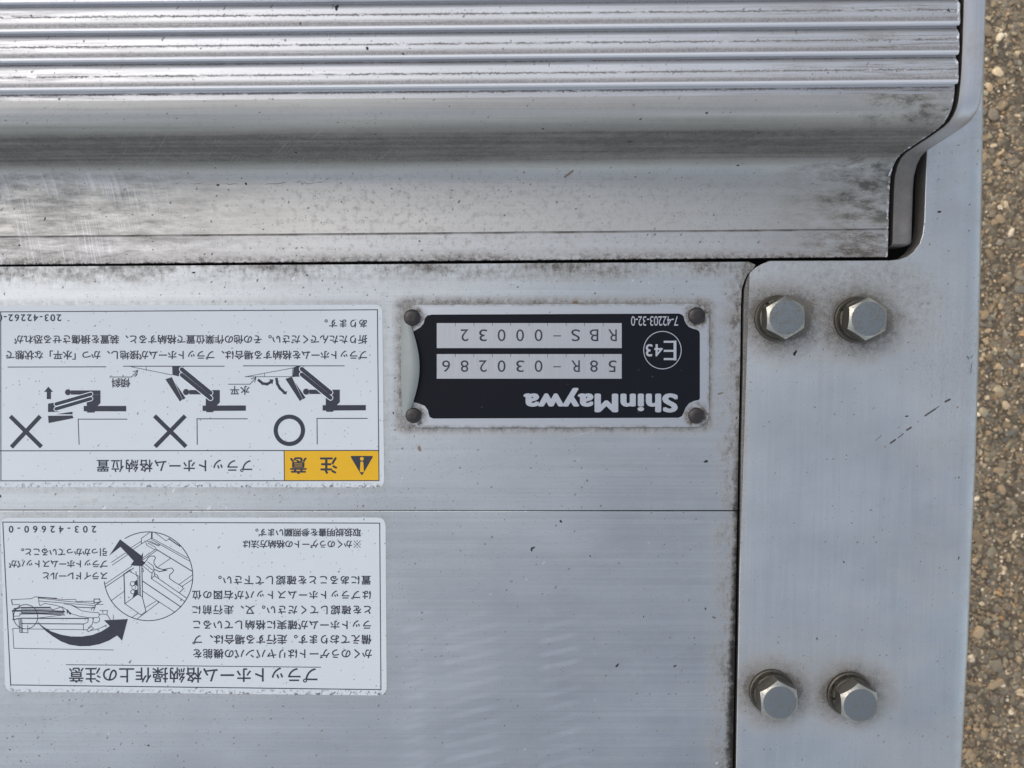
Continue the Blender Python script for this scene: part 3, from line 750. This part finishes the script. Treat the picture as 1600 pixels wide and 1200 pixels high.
for w, pts in [(.9,[(95,122),(90,85),(245,77),(275,62),(300,65),(500,85)]),(1.5,[(300,66),(440,75)]),(1.3,[(90,85),(96,120)]),(.9,[(500,85),(590,82),(595,100),(735,97)]),(.9,[(300,65),(304,110),(312,132),(350,114),(440,130),(500,150)]),
    (.9,[(305,95),(740,132)]),(.9,[(300,72),(520,98),(735,115)]),(1.3,[(780,80),(735,80),(735,110),(780,105),(745,125),(740,150)]),(1.1,[(775,82),(785,100),(760,120)]),(.9,[(795,100),(770,104)]),(.9,[(755,122),(805,122)]),
    (1.2,[(555,126),(600,143),(740,150)]),(.9,[(500,150),(560,195),(620,214),(700,226),(765,225),(778,205),(765,186),(700,182),(640,172),(560,128),(500,118)]),
    (.9,[(100,125),(150,122),(155,150),(105,165)]),(1.6,[(110,155),(150,150)]),(2.2,[(165,148),(390,146)]),(.9,[(390,146),(410,165)]),(1.0,[(410,165),(485,140),(498,175)]),(2.6,[(100,172),(320,172),(500,178)]),(.9,[(165,160),(400,160)]),
    (1.8,[(170,187),(495,190)]),(1.2,[(170,180),(172,195)]),(1.5,[(155,197),(300,195),(505,204)]),(.9,[(505,204),(430,212),(300,228)]),(1.6,[(525,165),(525,190)]),(2.2,[(530,172),(548,196)]),
    (.9,[(100,175),(105,215),(155,212),(158,197)]),(1.3,[(100,172),(105,240)]),(1.6,[(100,240),(170,230),(690,232)]),(1.4,[(170,272),(652,275)]),(.9,[(652,275),(652,322)]),(.9,[(690,232),(686,262),(652,275)]),(.9,[(730,230),(722,275),(690,305)]),
    (.9,[(100,310),(150,308)]),(.9,[(172,313),(680,320)]),(.9,[(100,310),(108,465),(885,478)]),(1.1,[(148,240),(154,340)]),(1.1,[(160,240),(165,340)]),(1.1,[(170,240),(174,340)]),(.9,[(154,341),(218,343),(216,285)]),
    (.9,[(676,322),(716,294),(730,310),(690,336),(676,322)]),(.9,[(725,230),(727,258),(750,268),(775,254),(778,225)]),(.9,[(712,165),(725,142),(740,150),(730,172)]),(.9,[(780,170),(840,170),(835,200),(775,198)]),(.9,[(800,170),(805,190)]),(.9,[(835,200),(860,240)]),(.8,[(885,204),(885,242)]),
    (.9,[(705,327),(765,315),(835,283)]),(.9,[(762,312),(770,330)]),(.9,[(822,285),(828,300)])]:
    D.line(mp(q, pts), w)
D.ring(q(200,218), 19, 1.1)
D.done('lift_drawing', ink_m.mat, st2)
D = Art(Z+.02*MM)
top = [(290,258),(340,298),(400,333),(480,360),(560,373),(640,373),(720,361),(790,334),(838,305),(857,290)]
bot = [(318,292),(358,330),(410,370),(475,410),(545,437),(625,449),(700,447),(775,433),(850,405),(915,365)]
for i in range(len(top)-1): D.poly(mp(q, [top[i], top[i+1], bot[i+1], bot[i]]))
D.poly(mp(q, [(857,290),(812,246),(998,236),(953,405),(915,365)]))
D.done('curved_arrow', ink_m.mat, st2)

# ------------------------------------------------------------------ data plate
plate = thing('data_plate', 'riveted metal data plate with black panel, serial fields and bent left edge', 'plate', tuple(at(867,571)))
pm = Mat('plate aluminium'); pn = pm.noise(60,1500,0,3); pc = pm.noise(40,40,0,4,.7)
rx = ((pm.x-PXx(867)).abs()-PX*241).max((pm.y-PYy(571.5)).abs()-PX*97)
cr = None
for bx, by in ((643.8,496.4),(1088.7,493.2),(645.7,649.2),(1088.4,649.5)):
    c = at(bx,by); dd = ((pm.x-c.x)*(pm.x-c.x)+(pm.y-c.y)*(pm.y-c.y)).sqrt(); t = dd.step(.0085,.0042); cr = t if cr is None else cr.max(t)
pg = (rx.step(-PX*7,0.0)*(pm.noise(150,150,0,5,.75,off=2)-.38).sat()*3.2).max(cr*(pm.noise(260,260,0,5,.75,off=7)-.34).sat()*4.0).max(pm.specks(500,.08,.2)*.6).sat()
pm.set(color=pm.mix(pm.mix((.50,.52,.53),(.60,.61,.62),pn), (.10,.082,.06), pg), metal=.9-pg*.8, rough=.42+pg*.3)
prism('plate', [xy(p) for p in quad_round([(634,476),(1108,474.2),(1107.3,667.2),(634,668.4)], 24, 6)], .02*MM, .9*MM, pm.mat, plate, .25*MM, seg=2)
# the left margin of the plate is bent up between its rivets
lv, lf = [], []; n = 28
for k in range(n+1):
    t = k/n; py = 497+t*(650-497); bow = math.sin(math.pi*t)
    xl = 626.5+2.5*(1-bow); rise = bow**.8
    for u, z in ((0,.2),(.15,.5+.9*rise),(.4,.9+1.9*rise),(.62,.95+2.6*rise),(.9,.95+2.3*rise),(1.0,.95+1.9*rise),(1.0,.92)):
        w = 9+20*bow
        p = at(xl+w*u*(1 if u < 1 else 1.0), py, z*MM); lv.append(p)
for k in range(n):
    for j in range(6): a = k*7+j; lf.append((a, a+7, a+8, a+1))
lip_m = flat('bare bent edge', (.27,.29,.275), .55, .35)
link('bent_edge', mesh('bent_edge', lv, lf), lip_m.mat, plate, 40)
k3 = zz(610,460,3.077)
ZP = .92*MM
bk = Mat('black anodised'); bs = (bk.noise(900,30,0,3,.6)-.66).sat()*.5
bk.set(color=bk.mix((.009,.010,.014), (.09,.09,.10), bs.max(bk.specks(300,.05,.12)*.7)), rough=.5, spec=.12)
pts = [(200,97),(1385,92),(1400,96),(1409,105),(1414,125),(1422,142),(1436,157),(1455,165),(1475,170),(1485,178),(1488,192),(1488,500),(1482,508),(1460,512),(1436,524),(1420,544),(1410,568),(1402,585),(1385,593),(205,597),(190,590),(184,576),(180,556),(165,536),(140,526),(112,518),(112,500),(128,450),(136,400),(138,330),(132,270),(120,225),(102,185),(120,172),(145,158),(160,138),(166,115),(178,101)]
Art(ZP).poly(mp(k3, pts)).done('black_panel', bk.mat, plate)
sv = Mat('silver field'); sn = sv.noise(1500,60,0,3)
sv.set(color=sv.mix((.42,.425,.43),(.54,.545,.55), sn), metal=.6, rough=.45)
for ya, yb in ((138,258),(287,405)): Art(ZP+.03*MM).poly(mp(k3, [(223,ya),(1112,ya),(1112,yb),(223,yb)])).done('serial_field', sv.mat, plate)
T = Art(ZP+.06*MM)
for ya in (138,287):
    for x in (312,401,490,578,667,756,845,933,1023): T.line(mp(k3, [(x,ya+1),(x,ya+13)]), .7)
for row, ya, yb in (('RBS-00032',168,225),('58R-030286',317,373)):
    for i, ch in enumerate(row):
        cx = 1068-i*88.9
        if ch == '-': T.line(mp(k3, [(cx-16,(ya+yb)/2+3),(cx+16,(ya+yb)/2+3)]), 1.5)
        else:
            a_, b2 = k3(cx,ya), k3(cx,yb); T.text(ch, a_[0]-5,a_[1],a_[0]+5,b2[1], 0, natural=13.4 if ch in 'RBS' else 12.2)
T.done('serial_number', ink_m.mat, plate)
sl = Mat('silver print'); sl.set(color=sl.mix((.44,.46,.49),(.54,.56,.58), sl.noise(300,300,0,4)), metal=.5, rough=.45)
T = Art(ZP+.03*MM)
T.text('7-42203-32-0', 986,494,1059.5,509, .0); T.done('part_number', sl.mat, plate)
T = Art(ZP+.03*MM); T.ring(k3(1308,268), 29.3, 1.2)
e = zz(940,460,5.216)
T.line(mp(e, [(598,388),(598,526)]), 4.4)
for yy in (386,460,527): T.line(mp(e, [(515,yy),(600,yy)]), 3.2)
T.text('43', 1009,537.6,1035.5,557, 0, fat=(.4,.4)); T.done('approval_mark', sl.mat, plate)
T = Art(ZP+.03*MM); T.text('ShinMaywa', 818,606,1059,644.6, 0, stretch=True, fat=(2.5,1.35)); T.done('maker_name', sl.mat, plate)
rv = Mat('dark rivet'); rv.set(color=rv.mix((.030,.028,.030),(.075,.065,.058), rv.noise(500,500,500,4,.7)), rough=.36, metal=.55)
rv.bump(rv.noise(700,700,700,3), .0003, .5)
for bx, by, r in ((643.8,496.4,13.0),(1088.7,493.2,13.2),(645.7,649.2,12.2),(1088.4,649.5,12.6)):
    c = at(bx,by,1.5*MM); R = r*PX
    v, f = lathe([(R,0),(R*1.0,.5*MM),(R*.95,.95*MM),(R*.82,1.35*MM),(R*.6,1.65*MM),(R*.3,1.85*MM),(R*.12,1.78*MM)], c.x, c.y, .85*MM, 32)
    link('rivet', mesh('rivet', v, f), rv.mat, plate, 60)

# ------------------------------------------------------------------ dark scuff dashes on the bracket
q = zz(1120,420,3.333); D = Art(ZB+.02*MM)
for a, b, w in (((905,908),(930,890),2.6),((945,880),(972,858),1.3),((990,840),(1012,826),2.6),((1085,765),(1138,730),2.4),((1138,730),(1158,716),1.2),((1190,692),(1214,680),3.0),((826,895),(858,868),.7),((1306,455),(1312,470),1.2),((1322,465),(1334,452),.9),((1328,490),(1322,545),.8)):
    D.capsule(q(*a), q(*b), w)
D.done('scuff_mark', flat('black rubber scuff', (.065,.058,.052), .7).mat, bracket)
